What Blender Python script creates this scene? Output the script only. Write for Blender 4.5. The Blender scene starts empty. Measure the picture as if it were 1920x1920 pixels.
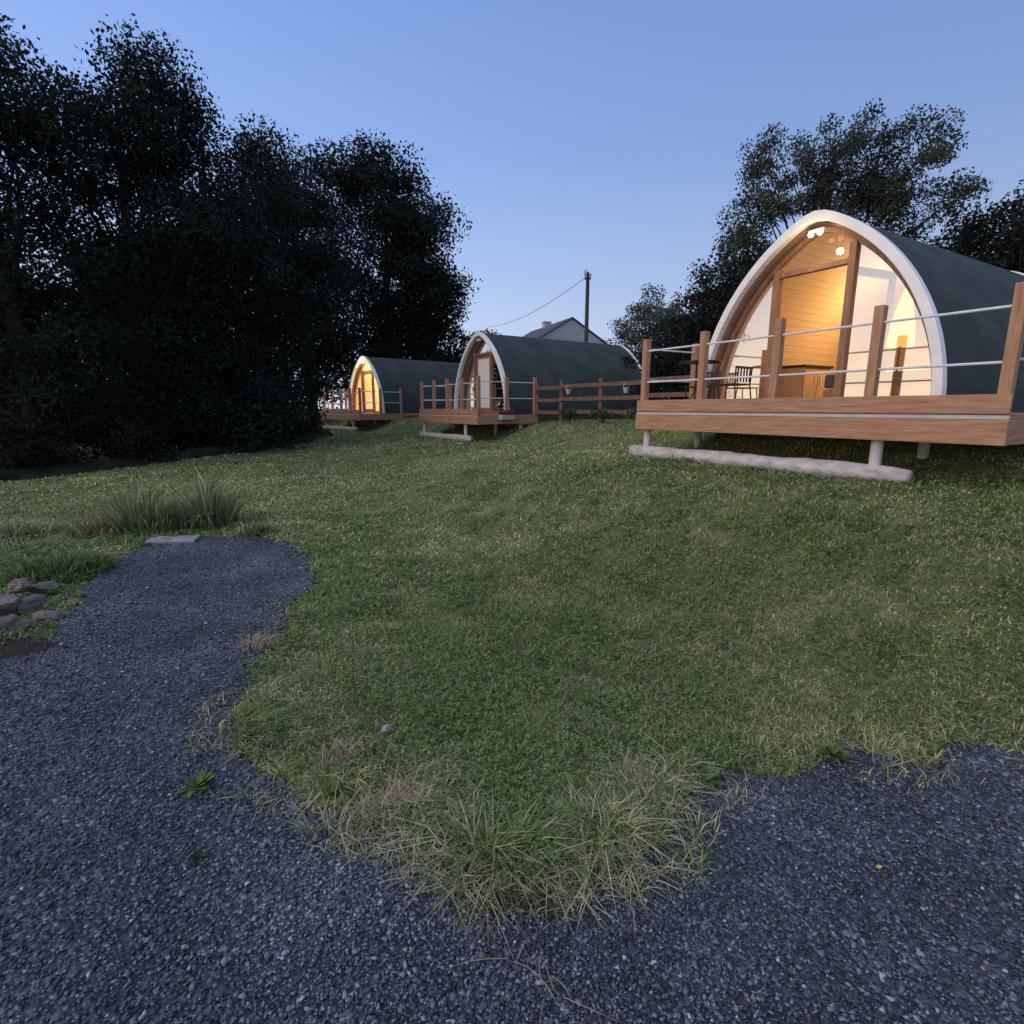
import bpy, bmesh, math, random
import numpy as np
from mathutils import Vector, Matrix, noise
rng = np.random.default_rng(7); random.seed(7)
S = bpy.context.scene; COL = S.collection
R = math.radians
# ------------------------------------------------------------------ camera
F = 1000.0; PITCH = math.atan(0.195); CAMZ = 1.6
cp, sp = math.cos(PITCH), math.sin(PITCH)
cam = bpy.data.cameras.new('camera'); cam.sensor_width = 36; cam.lens = F/1920*36; cam.clip_end = 2000; cam.clip_start = .05
co = bpy.data.objects.new('camera', cam); COL.objects.link(co)
co.location = (0, 0, CAMZ); co.rotation_euler = (math.pi/2-PITCH, 0, 0); S.camera = co
S.view_settings.view_transform = 'Standard'; S.view_settings.look = 'None'; S.view_settings.exposure = 0
# ------------------------------------------------------------------ terrain
LINE = np.array([(12, -8), (6.7, 0), (4.3, 4.35), (2.0, 8.2), (-1.1, 15.0), (-6.3, 22.3), (-13, 30), (-60, 80)], float)
def sdist(x, y):
    x = np.asarray(x, float); y = np.asarray(y, float)
    best = np.full(x.shape, 1e9); sg = np.ones(x.shape)
    for a, b in zip(LINE[:-1], LINE[1:]):
        d = b-a; L2 = d@d
        t = np.clip(((x-a[0])*d[0]+(y-a[1])*d[1])/L2, 0, 1)
        dx = x-(a[0]+t*d[0]); dy = y-(a[1]+t*d[1]); dd = np.hypot(dx, dy)
        c = dx*d[1]-dy*d[0]
        m = dd < best
        best = np.where(m, dd, best); sg = np.where(m, np.where(c >= 0, 1., -1.), sg)
    return best*sg
def ss(t):
    t = np.clip(t, 0, 1); return t*t*(3-2*t)
def pn(x, y, s, k=0.0):
    return np.sin(x*s*1.3+1.7*np.sin(y*s*.9+.5+k)+k)*np.sin(y*s*1.1+1.3*np.sin(x*s*.8+2+k)+k*.7)
LAT = rng.random((256, 256))
def vn(x, y, s, k=0):
    X = np.asarray(x)*s+300.3+k*17.3; Y = np.asarray(y)*s+300.7+k*29.1; i = np.floor(X).astype(int); j = np.floor(Y).astype(int); u = ss(X-i); v = ss(Y-j)
    g = lambda a, b: LAT[a % 256, b % 256]
    return (g(i, j)*(1-u)+g(i+1, j)*u)*(1-v)+(g(i, j+1)*(1-u)+g(i+1, j+1)*u)*v
def gz(x, y):
    x = np.asarray(x, float); y = np.asarray(y, float)
    s = sdist(x, y)
    zl = .5*ss((y-3)/17)
    k = ss((y-8)/7)
    zs = .86-.24*k
    zb = 1.36-.18*k
    z = zl+(zs-zl)*ss((s+4)/4)+(zb-zs)*ss((s-.35)/1.9)
    far = ss((np.hypot(x, y)-2.5)/6)
    return z+.035*far*pn(x, y, .9)+.015*far*pn(x, y, 2.7, 1.0)
def gzf(x, y): return float(gz(x, y))
def ray(px, py):
    u = (px-960)/F; v = (py-960)/F
    return np.array((u, cp-v*sp, -sp-v*cp))
def gp(px, py):                                   # ground point seen in direction of the survey sight line
    d = ray(px, py); ts = np.concatenate([np.linspace(.4, 12, 2400), np.linspace(12, 60, 2000)])
    h = CAMZ+ts*d[2]-gz(ts*d[0], ts*d[1]); i = int(np.argmax(h < 0)) if (h < 0).any() else len(ts)-1
    return ts[i]*d[0], ts[i]*d[1]
# ------------------------------------------------------------------ helpers
def link(o, parent=None):
    COL.objects.link(o)
    if parent: o.parent = parent
    return o
def tag(o, label, cat, group=None, kind=None):
    o['label'] = label; o['category'] = cat
    if group: o['group'] = group
    if kind: o['kind'] = kind
    return o
def thing(name, label, cat, loc=(0, 0, 0), rotz=0, group=None):
    o = bpy.data.objects.new(name, None); o.empty_display_size = .2; link(o); o.location = loc; o.rotation_euler = (0, 0, rotz)
    return tag(o, label, cat, group)
def np_obj(name, V, Fc, m, col=None, parent=None, smooth=False):
    V = np.asarray(V, np.float32); Fc = np.asarray(Fc, np.int32); k = Fc.shape[1]
    me = bpy.data.meshes.new(name)
    me.vertices.add(len(V)); me.vertices.foreach_set('co', V.ravel())
    me.loops.add(Fc.size); me.loops.foreach_set('vertex_index', Fc.ravel())
    me.polygons.add(len(Fc)); me.polygons.foreach_set('loop_start', np.arange(len(Fc), dtype=np.int32)*k)
    if smooth: me.polygons.foreach_set('use_smooth', np.ones(len(Fc), bool))
    me.update(calc_edges=True)
    if col is not None:
        c = np.ones((len(V), 4), np.float32); c[:, :3] = col
        a = me.color_attributes.new('Col', 'FLOAT_COLOR', 'POINT'); a.data.foreach_set('color', c.ravel())
    me.materials.append(m)
    return link(bpy.data.objects.new(name, me), parent)
class MB:
    def __init__(s): s.v = []; s.f = []; s.arc = None
    def box(s, x0, x1, y0, y1, z0, z1, rz=0, c=None):
        n = len(s.v); P = [(x, y, z) for z in (z0, z1) for y in (y0, y1) for x in (x0, x1)]
        if rz:
            cx, cy = c if c else ((x0+x1)/2, (y0+y1)/2); a, b = math.cos(rz), math.sin(rz)
            P = [(cx+(x-cx)*a-(y-cy)*b, cy+(x-cx)*b+(y-cy)*a, z) for x, y, z in P]
        s.v += P
        s.f += [tuple(n+i for i in q) for q in ((0, 2, 3, 1), (4, 5, 7, 6), (0, 1, 5, 4), (2, 6, 7, 3), (0, 4, 6, 2), (1, 3, 7, 5))]
        return s
    def tube(s, pts, rad, seg=8, cap=True):
        pts = [Vector(p) for p in pts]; n0 = len(s.v); m = len(pts)
        if not hasattr(rad, '__len__'): rad = [rad]*m
        ref = None
        for i, p in enumerate(pts):
            t = (pts[min(i+1, m-1)]-pts[max(i-1, 0)]).normalized()
            if ref is None: ref = Vector((1, 0, 0)) if abs(t.x) < .8 else Vector((0, 1, 0))
            a = (ref-t*ref.dot(t)).normalized(); b = t.cross(a); ref = a
            for j in range(seg):
                an = 2*math.pi*j/seg; s.v.append(tuple(p+(a*math.cos(an)+b*math.sin(an))*rad[i]))
        for i in range(m-1):
            for j in range(seg):
                k = (j+1) % seg; q = n0+i*seg
                s.f.append((q+j, q+k, q+seg+k, q+seg+j))
        if cap:
            s.f.append(tuple(n0+j for j in range(seg))[::-1]); s.f.append(tuple(n0+(m-1)*seg+j for j in range(seg)))
        return s
    def poly(s, pts):
        n = len(s.v); s.v += [tuple(p) for p in pts]; s.f.append(tuple(range(n, n+len(pts)))); return s
    def build(s, name, m, parent=None, bevel=0, smooth=False):
        me = bpy.data.meshes.new(name); me.from_pydata(s.v, [], s.f); me.update()
        if s.arc is not None:
            a = me.attributes.new('arc', 'FLOAT_VECTOR', 'POINT'); a.data.foreach_set('vector', np.asarray(s.arc, np.float32).ravel())
        me.materials.append(m)
        bm = bmesh.new(); bm.from_mesh(me); bmesh.ops.recalc_face_normals(bm, faces=bm.faces); bm.to_mesh(me); bm.free()
        if smooth:
            for p in me.polygons: p.use_smooth = True
        o = link(bpy.data.objects.new(name, me), parent)
        if bevel:
            b = o.modifiers.new('bevel', 'BEVEL'); b.width = bevel; b.segments = 2; b.limit_method = 'ANGLE'
        return o
# ------------------------------------------------------------------ materials
def nm(name):
    m = bpy.data.materials.new(name); m.use_nodes = True; nt = m.node_tree; return m, nt, nt.nodes['Principled BSDF']
def nd(nt, t, **kw):
    n = nt.nodes.new(t)
    for k, v in kw.items(): setattr(n, k, v)
    return n
def ramp(nt, fac, stops):
    r = nd(nt, 'ShaderNodeValToRGB'); e = r.color_ramp.elements
    while len(e) < len(stops): e.new(.5)
    for el, (p, c) in zip(e, stops): el.position = p; el.color = (*c, 1)
    nt.links.new(fac, r.inputs[0]); return r.outputs[0]
def noisy(name, stops, scale=5, rough=.8, bump=.2, stretch=(1, 1, 1), detail=6, spec=.3, dist=.01):
    m, nt, b = nm(name)
    tc = nd(nt, 'ShaderNodeTexCoord'); mp = nd(nt, 'ShaderNodeMapping'); mp.inputs['Scale'].default_value = stretch
    oi = nd(nt, 'ShaderNodeObjectInfo'); ad = nd(nt, 'ShaderNodeVectorMath', operation='ADD')
    ml = nd(nt, 'ShaderNodeMath', operation='MULTIPLY'); ml.inputs[1].default_value = 37
    nt.links.new(oi.outputs['Random'], ml.inputs[0])
    nt.links.new(tc.outputs['Object'], ad.inputs[0]); nt.links.new(ml.outputs[0], ad.inputs[1])
    nt.links.new(ad.outputs[0], mp.inputs[0])
    n = nd(nt, 'ShaderNodeTexNoise'); n.inputs['Scale'].default_value = scale; n.inputs['Detail'].default_value = detail; n.inputs['Roughness'].default_value = .65
    nt.links.new(mp.outputs[0], n.inputs['Vector'])
    c = ramp(nt, n.outputs[0], stops); nt.links.new(c, b.inputs['Base Color'])
    b.inputs['Roughness'].default_value = rough; b.inputs['Specular IOR Level'].default_value = spec
    if bump:
        bp = nd(nt, 'ShaderNodeBump'); bp.inputs['Strength'].default_value = bump; bp.inputs['Distance'].default_value = dist
        nt.links.new(n.outputs[0], bp.inputs['Height']); nt.links.new(bp.outputs[0], b.inputs['Normal'])
    return m
def attr_mat(name, rough=.8, transl=0., spec=.2, gain=1.0):
    m, nt, b = nm(name); a = nd(nt, 'ShaderNodeAttribute', attribute_name='Col')
    nt.links.new(a.outputs['Color'], b.inputs['Base Color']); b.inputs['Roughness'].default_value = rough; b.inputs['Specular IOR Level'].default_value = spec
    if transl:
        t = nd(nt, 'ShaderNodeBsdfTranslucent'); nt.links.new(a.outputs['Color'], t.inputs[0])
        mx = nd(nt, 'ShaderNodeMixShader'); mx.inputs[0].default_value = transl
        nt.links.new(b.outputs[0], mx.inputs[1]); nt.links.new(t.outputs[0], mx.inputs[2]); nt.links.new(mx.outputs[0], nt.nodes['Material Output'].inputs[0])
    return m
def boards(name, c1, c2, pitch, rough=.6, vertical=False):
    m, nt, b = nm(name); a = nd(nt, 'ShaderNodeAttribute', attribute_name='arc'); sx = nd(nt, 'ShaderNodeSeparateXYZ'); nt.links.new(a.outputs['Vector'], sx.inputs[0])
    src = sx.outputs[0 if vertical else 1]
    dv = nd(nt, 'ShaderNodeMath', operation='DIVIDE'); dv.inputs[1].default_value = pitch; nt.links.new(src, dv.inputs[0])
    fr = nd(nt, 'ShaderNodeMath', operation='FRACT'); nt.links.new(dv.outputs[0], fr.inputs[0])
    g = nd(nt, 'ShaderNodeMath', operation='LESS_THAN'); g.inputs[1].default_value = .07; nt.links.new(fr.outputs[0], g.inputs[0])
    mp = nd(nt, 'ShaderNodeMapping'); mp.inputs['Scale'].default_value = (1.2, 14, 1); nt.links.new(a.outputs['Vector'], mp.inputs[0])
    n = nd(nt, 'ShaderNodeTexNoise'); n.inputs['Scale'].default_value = 2.5; n.inputs['Detail'].default_value = 5; nt.links.new(mp.outputs[0], n.inputs['Vector'])
    c = ramp(nt, n.outputs[0], [(.3, c1), (.7, c2)])
    mx = nd(nt, 'ShaderNodeMix', data_type='RGBA'); nt.links.new(g.outputs[0], mx.inputs['Factor']); nt.links.new(c, mx.inputs['A']); mx.inputs['B'].default_value = (*[q*.68 for q in c1], 1)
    nt.links.new(mx.outputs['Result'], b.inputs['Base Color']); b.inputs['Roughness'].default_value = rough
    return m
def emis(name, c, st):
    m, nt, b = nm(name); b.inputs['Base Color'].default_value = (*c, 1); b.inputs['Emission Color'].default_value = (*c, 1); b.inputs['Emission Strength'].default_value = st; return m
def shingle(name):
    m, nt, b = nm(name); a = nd(nt, 'ShaderNodeAttribute', attribute_name='arc')
    br = nd(nt, 'ShaderNodeTexBrick'); br.inputs['Scale'].default_value = 1; br.inputs['Brick Width'].default_value = .2; br.inputs['Row Height'].default_value = .13; br.inputs['Mortar Size'].default_value = .006
    br.inputs['Color1'].default_value = (.054, .068, .064, 1); br.inputs['Color2'].default_value = (.064, .079, .074, 1); br.inputs['Mortar'].default_value = (.044, .055, .052, 1)
    nt.links.new(a.outputs['Vector'], br.inputs['Vector'])
    n = nd(nt, 'ShaderNodeTexNoise'); n.inputs['Scale'].default_value = 90; n.inputs['Detail'].default_value = 3; nt.links.new(a.outputs['Vector'], n.inputs['Vector'])
    n2 = nd(nt, 'ShaderNodeTexNoise'); n2.inputs['Scale'].default_value = 1.4; n2.inputs['Detail'].default_value = 5; nt.links.new(a.outputs['Vector'], n2.inputs['Vector'])
    c = ramp(nt, n.outputs[0], [(.3, (.6, .6, .6)), (.7, (1.35, 1.35, 1.35))]); c2 = ramp(nt, n2.outputs[0], [(.35, (.75, .78, .78)), (.7, (1.15, 1.15, 1.1))])
    mx = nd(nt, 'ShaderNodeMix', data_type='RGBA', blend_type='MULTIPLY'); mx.inputs['Factor'].default_value = 1; nt.links.new(br.outputs[0], mx.inputs['A']); nt.links.new(c, mx.inputs['B'])
    my = nd(nt, 'ShaderNodeMix', data_type='RGBA', blend_type='MULTIPLY'); my.inputs['Factor'].default_value = 1; nt.links.new(mx.outputs['Result'], my.inputs['A']); nt.links.new(c2, my.inputs['B'])
    nt.links.new(my.outputs['Result'], b.inputs['Base Color']); b.inputs['Roughness'].default_value = .9; b.inputs['Specular IOR Level'].default_value = .2
    bp = nd(nt, 'ShaderNodeBump'); bp.inputs['Strength'].default_value = .15; bp.inputs['Distance'].default_value = .006; nt.links.new(br.outputs['Fac'], bp.inputs['Height']); bp.invert = True; nt.links.new(bp.outputs[0], b.inputs['Normal'])
    return m
def glass(name, refl):
    m, nt, b = nm(name); nt.nodes.remove(b)
    tr = nd(nt, 'ShaderNodeBsdfTransparent'); tr.inputs[0].default_value = (.92, .9, .86, 1)
    gl = nd(nt, 'ShaderNodeBsdfGlossy'); gl.inputs['Roughness'].default_value = .03; gl.inputs[0].default_value = (.97, .94, .88, 1)
    mx = nd(nt, 'ShaderNodeMixShader'); mx.inputs[0].default_value = refl
    nt.links.new(tr.outputs[0], mx.inputs[1]); nt.links.new(gl.outputs[0], mx.inputs[2]); nt.links.new(mx.outputs[0], nt.nodes['Material Output'].inputs[0]); return m
M = {}
wd = [(.25, (.23, .115, .065)), (.5, (.38, .205, .118)), (.75, (.50, .295, .175))]
M['deck_x'] = noisy('deck_wood_x', wd, 3, .75, .25, (1, 12, 12)); M['deck_y'] = noisy('deck_wood_y', wd, 3, .75, .25, (12, 1, 12)); M['deck_z'] = noisy('deck_wood_z', wd, 3, .75, .25, (12, 12, 1))
fr = [(.3, (.19, .10, .06)), (.7, (.35, .20, .125))]
M['frame'] = noisy('frame_wood', fr, 4, .6, .15, (6, 6, 1)); M['fence'] = noisy('fence_wood', [(.3, (.10, .055, .04)), (.7, (.20, .12, .085))], 4, .85, .3, (2, 2, 2))
M['white'] = noisy('white_paint', [(.3, (.74, .72, .69)), (.7, (.86, .84, .81))], 3, .5, .03)
M['postwhite'] = noisy('post_paint', [(.3, (.42, .40, .38)), (.7, (.62, .60, .57))], 6, .7, .1)
M['edge'] = noisy('deck_edging', [(.3, (.36, .35, .35)), (.7, (.48, .47, .47))], 6, .6, .05)  # pale strip, its colour darkened to stand for the shade it lies in
M['rail'] = noisy('steel_rail', [(.3, (.55, .56, .58)), (.7, (.72, .73, .75))], 9, .35, 0); 
M['shingle'] = shingle('felt_shingles')
M['lining'] = boards('pine_boards', (.64, .48, .29), (.73, .57, .36), .11); M['soffit'] = boards('soffit_boards', (.20, .11, .07), (.32, .19, .12), .1)
M['glass'] = glass('window_glass', .58); M['clear'] = glass('door_glass', .12); M['thin'] = glass('transom_glass', .03)
M['floor'] = noisy('floor_boards', [(.3, (.25, .14, .07)), (.7, (.38, .22, .12))], 3, .5, .05, (10, 1, 1)); M['pine'] = noisy('pale_pine', [(.3, (.40, .29, .17)), (.7, (.52, .39, .24))], 3, .5, .05, (8, 8, 1))
M['cream'] = noisy('cream_blind', [(.3, (.72, .68, .62)), (.7, (.8, .76, .7))], 12, .8, .05)
M['black'] = noisy('black_metal', [(.3, (.012, .012, .014)), (.7, (.03, .03, .033))], 9, .45, .05)
M['sheet'] = noisy('white_sheet', [(.3, (.68, .66, .62)), (.7, (.8, .78, .74))], 8, .9, .3)
M['throw'] = noisy('grey_throw', [(.3, (.03, .03, .035)), (.7, (.12, .12, .13))], 14, .95, .3, (6, 1, 1))
M['yellow'] = noisy('yellow_cushion', [(.3, (.6, .4, .04)), (.7, (.75, .52, .08))], 9, .9, .2)
M['bulb'] = emis('lamp_bulb', (1, .86, .62), 6); M['shade'] = emis('warm_shade', (1, .5, .12), 2.3)
M['bark'] = noisy('tree_bark', [(.3, (.012, .011, .010)), (.7, (.030, .027, .023))], 6, .95, .6, (5, 5, 1), dist=.03)
M['log'] = noisy('weathered_log', [(.25, (.24, .21, .19)), (.5, (.46, .42, .40)), (.75, (.66, .62, .59))], 5, .9, .7, (1, 1, 2.5), dist=.03)
M['stone'] = noisy('field_stone', [(.25, (.085, .072, .058)), (.5, (.175, .155, .128)), (.75, (.31, .28, .24))], 7, .95, .8, dist=.03)
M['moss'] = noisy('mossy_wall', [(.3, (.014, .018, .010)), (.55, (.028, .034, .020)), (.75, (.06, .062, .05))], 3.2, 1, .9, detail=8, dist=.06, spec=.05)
M['slab'] = noisy('pale_slab', [(.3, (.22, .22, .22)), (.7, (.36, .35, .34))], 7, .9, .3)
M['render'] = noisy('house_render', [(.3, (.38, .37, .37)), (.7, (.46, .45, .45))], 3, .9, .1)
M['slate'] = noisy('house_slate', [(.3, (.06, .063, .075)), (.7, (.10, .104, .12))], 5, .8, .2, (1, 6, 1))
M['pane'] = noisy('dark_pane', [(.3, (.03, .035, .045)), (.7, (.05, .055, .065))], 2, .1, 0, spec=.5)
M['pole'] = noisy('pole_wood', [(.3, (.045, .038, .034)), (.7, (.09, .08, .07))], 6, .9, .3, (6, 6, 1))
M['pot'] = noisy('white_pot', [(.3, (.34, .33, .30)), (.7, (.46, .45, .41))], 6, .4, 0)
M['soil'] = noisy('bare_soil', [(.3, (.018, .013, .010)), (.7, (.048, .037, .029))], 30, 1, .9, dist=.03)
M['leaf'] = attr_mat('leaves', .8, .25, .08); M['grass'] = attr_mat('grass_blades', .75, .2, .1); M['gravel'] = attr_mat('gravel_chips', .7, 0, .3)
def ground_mat():
    m, nt, b = nm('lawn_soil'); tc = nd(nt, 'ShaderNodeTexCoord')
    n = nd(nt, 'ShaderNodeTexNoise'); n.inputs['Scale'].default_value = .9; n.inputs['Detail'].default_value = 8; n.inputs['Roughness'].default_value = .7
    n2 = nd(nt, 'ShaderNodeTexNoise'); n2.inputs['Scale'].default_value = 22; n2.inputs['Detail'].default_value = 6; n2.inputs['Roughness'].default_value = .75
    for q in (n, n2): nt.links.new(tc.outputs['Object'], q.inputs['Vector'])
    a = ramp(nt, n.outputs[0], [(.3, (.11, .15, .05)), (.5, (.18, .215, .085)), (.72, (.29, .29, .145))]); c = ramp(nt, n2.outputs[0], [(.3, (.4, .4, .4)), (.7, (1.3, 1.3, 1.3))])
    mx = nd(nt, 'ShaderNodeMix', data_type='RGBA', blend_type='MULTIPLY'); mx.inputs['Factor'].default_value = 1; nt.links.new(a, mx.inputs['A']); nt.links.new(c, mx.inputs['B'])
    nt.links.new(mx.outputs['Result'], b.inputs['Base Color']); b.inputs['Roughness'].default_value = 1; b.inputs['Specular IOR Level'].default_value = .05
    bp = nd(nt, 'ShaderNodeBump'); bp.inputs['Strength'].default_value = .8; bp.inputs['Distance'].default_value = .05; nt.links.new(n2.outputs[0], bp.inputs['Height']); nt.links.new(bp.outputs[0], b.inputs['Normal'])
    return m
def gravel_mat():
    m, nt, b = nm('gravel_bed'); tc = nd(nt, 'ShaderNodeTexCoord')
    v = nd(nt, 'ShaderNodeTexVoronoi'); v.inputs['Scale'].default_value = 80; nt.links.new(tc.outputs['Object'], v.inputs['Vector'])
    n = nd(nt, 'ShaderNodeTexNoise'); n.inputs['Scale'].default_value = 1.6; n.inputs['Detail'].default_value = 6; nt.links.new(tc.outputs['Object'], n.inputs['Vector'])
    sx = nd(nt, 'ShaderNodeSeparateXYZ'); nt.links.new(v.outputs['Color'], sx.inputs[0])
    c = ramp(nt, sx.outputs[0], [(0, (.031, .039, .048)), (.6, (.078, .093, .110)), (.93, (.13, .150, .172)), (1, (.27, .29, .31))])
    a = ramp(nt, n.outputs[0], [(.3, (.6, .6, .6)), (.7, (1.35, 1.35, 1.35))])
    mx = nd(nt, 'ShaderNodeMix', data_type='RGBA', blend_type='MULTIPLY'); mx.inputs['Factor'].default_value = 1; nt.links.new(c, mx.inputs['A']); nt.links.new(a, mx.inputs['B'])
    nt.links.new(mx.outputs['Result'], b.inputs['Base Color']); b.inputs['Roughness'].default_value = .85; b.inputs['Specular IOR Level'].default_value = .2
    bp = nd(nt, 'ShaderNodeBump'); bp.invert = True; bp.inputs['Strength'].default_value = .9; bp.inputs['Distance'].default_value = .012; nt.links.new(v.outputs['Distance'], bp.inputs['Height']); nt.links.new(bp.outputs[0], b.inputs['Normal'])
    return m
# ------------------------------------------------------------------ ground sheet
def grid(xs, ys, dz=0, keep=None):
    X, Y = np.meshgrid(xs, ys); nx, ny = len(xs), len(ys)
    V = np.stack([X, Y, gz(X, Y)+dz], -1).reshape(-1, 3)
    i, j = np.meshgrid(np.arange(nx-1), np.arange(ny-1)); a = (j*nx+i).ravel()
    Fq = np.stack([a, a+1, a+nx+1, a+nx], -1)
    if keep is not None:
        c = V[Fq].mean(1); Fq = Fq[keep(c[:, 0], c[:, 1])]
        u, inv = np.unique(Fq, return_inverse=True); V = V[u]; Fq = inv.reshape(-1, 4)
    return V, Fq
gx = np.sinh(np.linspace(-6.4, 6.4, 330))*.9; gy = 3+np.sinh(np.linspace(-3.8, 6.6, 300))*.9
V, Fq = grid(gx, gy)
g = np_obj('ground', V, Fq, ground_mat(), smooth=True); tag(g, 'sloping lawn ground rising from the gravel to the pods', 'ground', kind='structure')
BND = [(2500, 1370), (1920, 1395), (1750, 1402), (1620, 1425), (1480, 1440), (1370, 1445), (1290, 1480), (1250, 1525), (1225, 1580), (1170, 1625), (1080, 1645), (950, 1650), (880, 1635), (830, 1600), (700, 1575), (620, 1540), (560, 1490), (480, 1450), (430, 1405), (440, 1330), (480, 1250), (520, 1190), (565, 1130), (595, 1085), (580, 1048), (540, 1022), (480, 1008), (380, 1008), (290, 1022), (230, 1048), (180, 1080), (150, 1110), (120, 1160), (60, 1215), (-60, 1260), (-300, 1290), (-1200, 1330)]
PG = np.array([gp(*p) for p in BND]+[(-6, 1.0), (-6, -3), (6.5, -3), (5.5, .3)])
def inpoly(x, y):
    r = np.zeros(np.shape(x), bool); n = len(PG)
    for i in range(n):
        x1, y1 = PG[i]; x2, y2 = PG[(i+1) % n]
        if y1 == y2: continue
        c = ((y1 > y) != (y2 > y)) & (x < (x2-x1)*(y-y1)/(y2-y1)+x1); r ^= c
    return r
def ingravel(x, y):
    return inpoly(x+.14*(vn(x, y, 4)-.5)+.10*(vn(x, y, 13, 1)-.5), y+.14*(vn(x, y, 4, 2)-.5)+.10*(vn(x, y, 13, 3)-.5))
V, Fq = grid(np.arange(-6.2, 6.2, .035), np.arange(-2.5, 8, .035), .012, ingravel)
g = np_obj('gravel_path', V, Fq, gravel_mat(), smooth=True); tag(g, 'dark blue grey gravel drive curving round the lawn corner', 'path', kind='structure')
# gravel chips
N = 105000
r = np.exp(rng.uniform(math.log(.75), math.log(8), N)); th = rng.uniform(-1.0, 1.0, N); x = r*np.sin(th); y = r*np.cos(th)-.05
k = ingravel(x, y); x, y, r = x[k], y[k], r[k]; n = len(x)
base = np.array([(1, 0, 0), (-1, 0, 0), (0, 1, 0), (0, -1, 0), (0, 0, 1), (0, 0, -1)], float)
sz = rng.uniform(.0028, .0085, n)*(1+.10*np.clip(r-1.5, 0, 6))*np.where(rng.random(n) < .06, 1.6, 1)
P = base[None]*rng.uniform(.5, 1.3, (n, 6, 1))+rng.normal(0, .25, (n, 6, 3)); P[:, :, 2] *= .65
a = rng.uniform(0, 6.28, n); ca, sa = np.cos(a)[:, None], np.sin(a)[:, None]; b = rng.normal(0, .4, n); cb, sb = np.cos(b)[:, None], np.sin(b)[:, None]
X0, Y0, Z0 = P[..., 0], P[..., 1], P[..., 2]; X1 = X0*cb-Z0*sb; Z1 = X0*sb+Z0*cb; X2 = X1*ca-Y0*sa; Y2 = X1*sa+Y0*ca
W = np.stack([X2, Y2, Z1], -1)*sz[:, None, None]; W[..., 0] += x[:, None]; W[..., 1] += y[:, None]; W[..., 2] += (gz(x, y)+.014+sz*.3)[:, None]
tri = np.array([(0, 2, 4), (2, 1, 4), (1, 3, 4), (3, 0, 4), (2, 0, 5), (1, 2, 5), (3, 1, 5), (0, 3, 5)])
Fq = (tri[None]+(np.arange(n)*6)[:, None, None]).reshape(-1, 3)
lx, ly = gp(730, 1680); dust = np.exp(-(((x-lx)/.42)**2+((y-ly)/.26)**2))*(.4+.9*vn(x, y, 7, 6))
t = rng.random(n)**2.0; c = np.stack([.035+.14*t, .045+.162*t, .057+.182*t], -1)*(.5+1.05*(.6*vn(x, y, 1.5)+.4*vn(x, y, 5))+.8*dust)[:, None]
br = rng.random(n) < .045; c[br] = np.stack([rng.uniform(.2, .48, br.sum())]*3, -1)*np.array((.93, .98, 1.05))
wm = rng.random(n) < .03; c[wm] = c[wm]*np.array((1.3, 1.0, .75))
g = np_obj('gravel', W.reshape(-1, 3), Fq, M['gravel'], np.repeat(c, 6, 0)); tag(g, 'loose dark grey stone chips covering the drive', 'gravel', kind='stuff')
# ------------------------------------------------------------------ grass
def blades(x, y, z, h, w, lean, col, az=None):
    n = len(x); az = rng.uniform(0, 6.283, n) if az is None else az; wd_ = az+math.pi/2+rng.normal(0, .6, n)
    dx, dy = np.cos(az)*lean*h, np.sin(az)*lean*h; ux, uy = np.cos(wd_)*w/2, np.sin(wd_)*w/2
    V = np.zeros((n, 5, 3))
    V[:, 0] = np.stack([x-ux, y-uy, z-.01], -1); V[:, 1] = np.stack([x+ux, y+uy, z-.01], -1)
    mx, my, mz = x+dx*.32, y+dy*.32, z+h*.6
    V[:, 2] = np.stack([mx-ux*.8, my-uy*.8, mz], -1); V[:, 3] = np.stack([mx+ux*.8, my+uy*.8, mz], -1)
    V[:, 4] = np.stack([x+dx, y+dy, z+h*np.clip(1-lean*.25, .3, 1)], -1)
    Fq = (np.array([(0, 1, 3), (0, 3, 2), (2, 3, 4)])[None]+(np.arange(n)*5)[:, None, None]).reshape(-1, 3)
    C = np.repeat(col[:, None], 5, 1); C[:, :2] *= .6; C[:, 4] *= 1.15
    return V.reshape(-1, 3), Fq, C.reshape(-1, 3)
def pick(n, x, y):
    straw = np.array((.56, .51, .31)); gr = np.array((.225, .305, .105)); dk = np.array((.115, .17, .057)); ye = np.array((.385, .41, .175))
    p = .06+.50*ss((.40*vn(x, y, .8)+.35*vn(x, y, 3.2, 1)+.35*vn(x, y, 8, 2)-.42)/.34); q = rng.random(n); s2 = rng.random(n); d2 = .02+.7*ss((.6*vn(x, y, 2.4, 5)+.4*vn(x, y, 7, 11)-.25)/.5)
    st = q < p
    c = np.where(st[:, None], straw, np.where((s2 < d2)[:, None], dk, np.where((s2 < d2+.36)[:, None], gr, ye)))
    rr = np.hypot(x, y); broad = (.74+.44*vn(x, y, .5, 12))*(1+.18*ss((rr-3)/4)*ss((22-rr)/12))
    return c*rng.uniform(.7, 1.25, (n, 1))*broad[:, None], st
N = 290000
r = np.exp(rng.uniform(math.log(1.25), math.log(34), N)); th = rng.uniform(-.95, .95, N); x = r*np.sin(th); y = r*np.cos(th)
s = sdist(x, y); ig = ingravel(x, y)
nearedge = ig & (~ingravel(x+.1, y+.14) | ~ingravel(x-.1, y+.14) | ~ingravel(x+.16, y) | ~ingravel(x+.22, y+.05)); k = (~ig | (nearedge & (rng.random(N) < .40*ss((vn(x, y, 5, 7)-.35)/.3)))) & (s < 9); x, y, r = x[k], y[k], r[k]; n = len(x)
cl_, st_ = pick(n, x, y)
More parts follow.
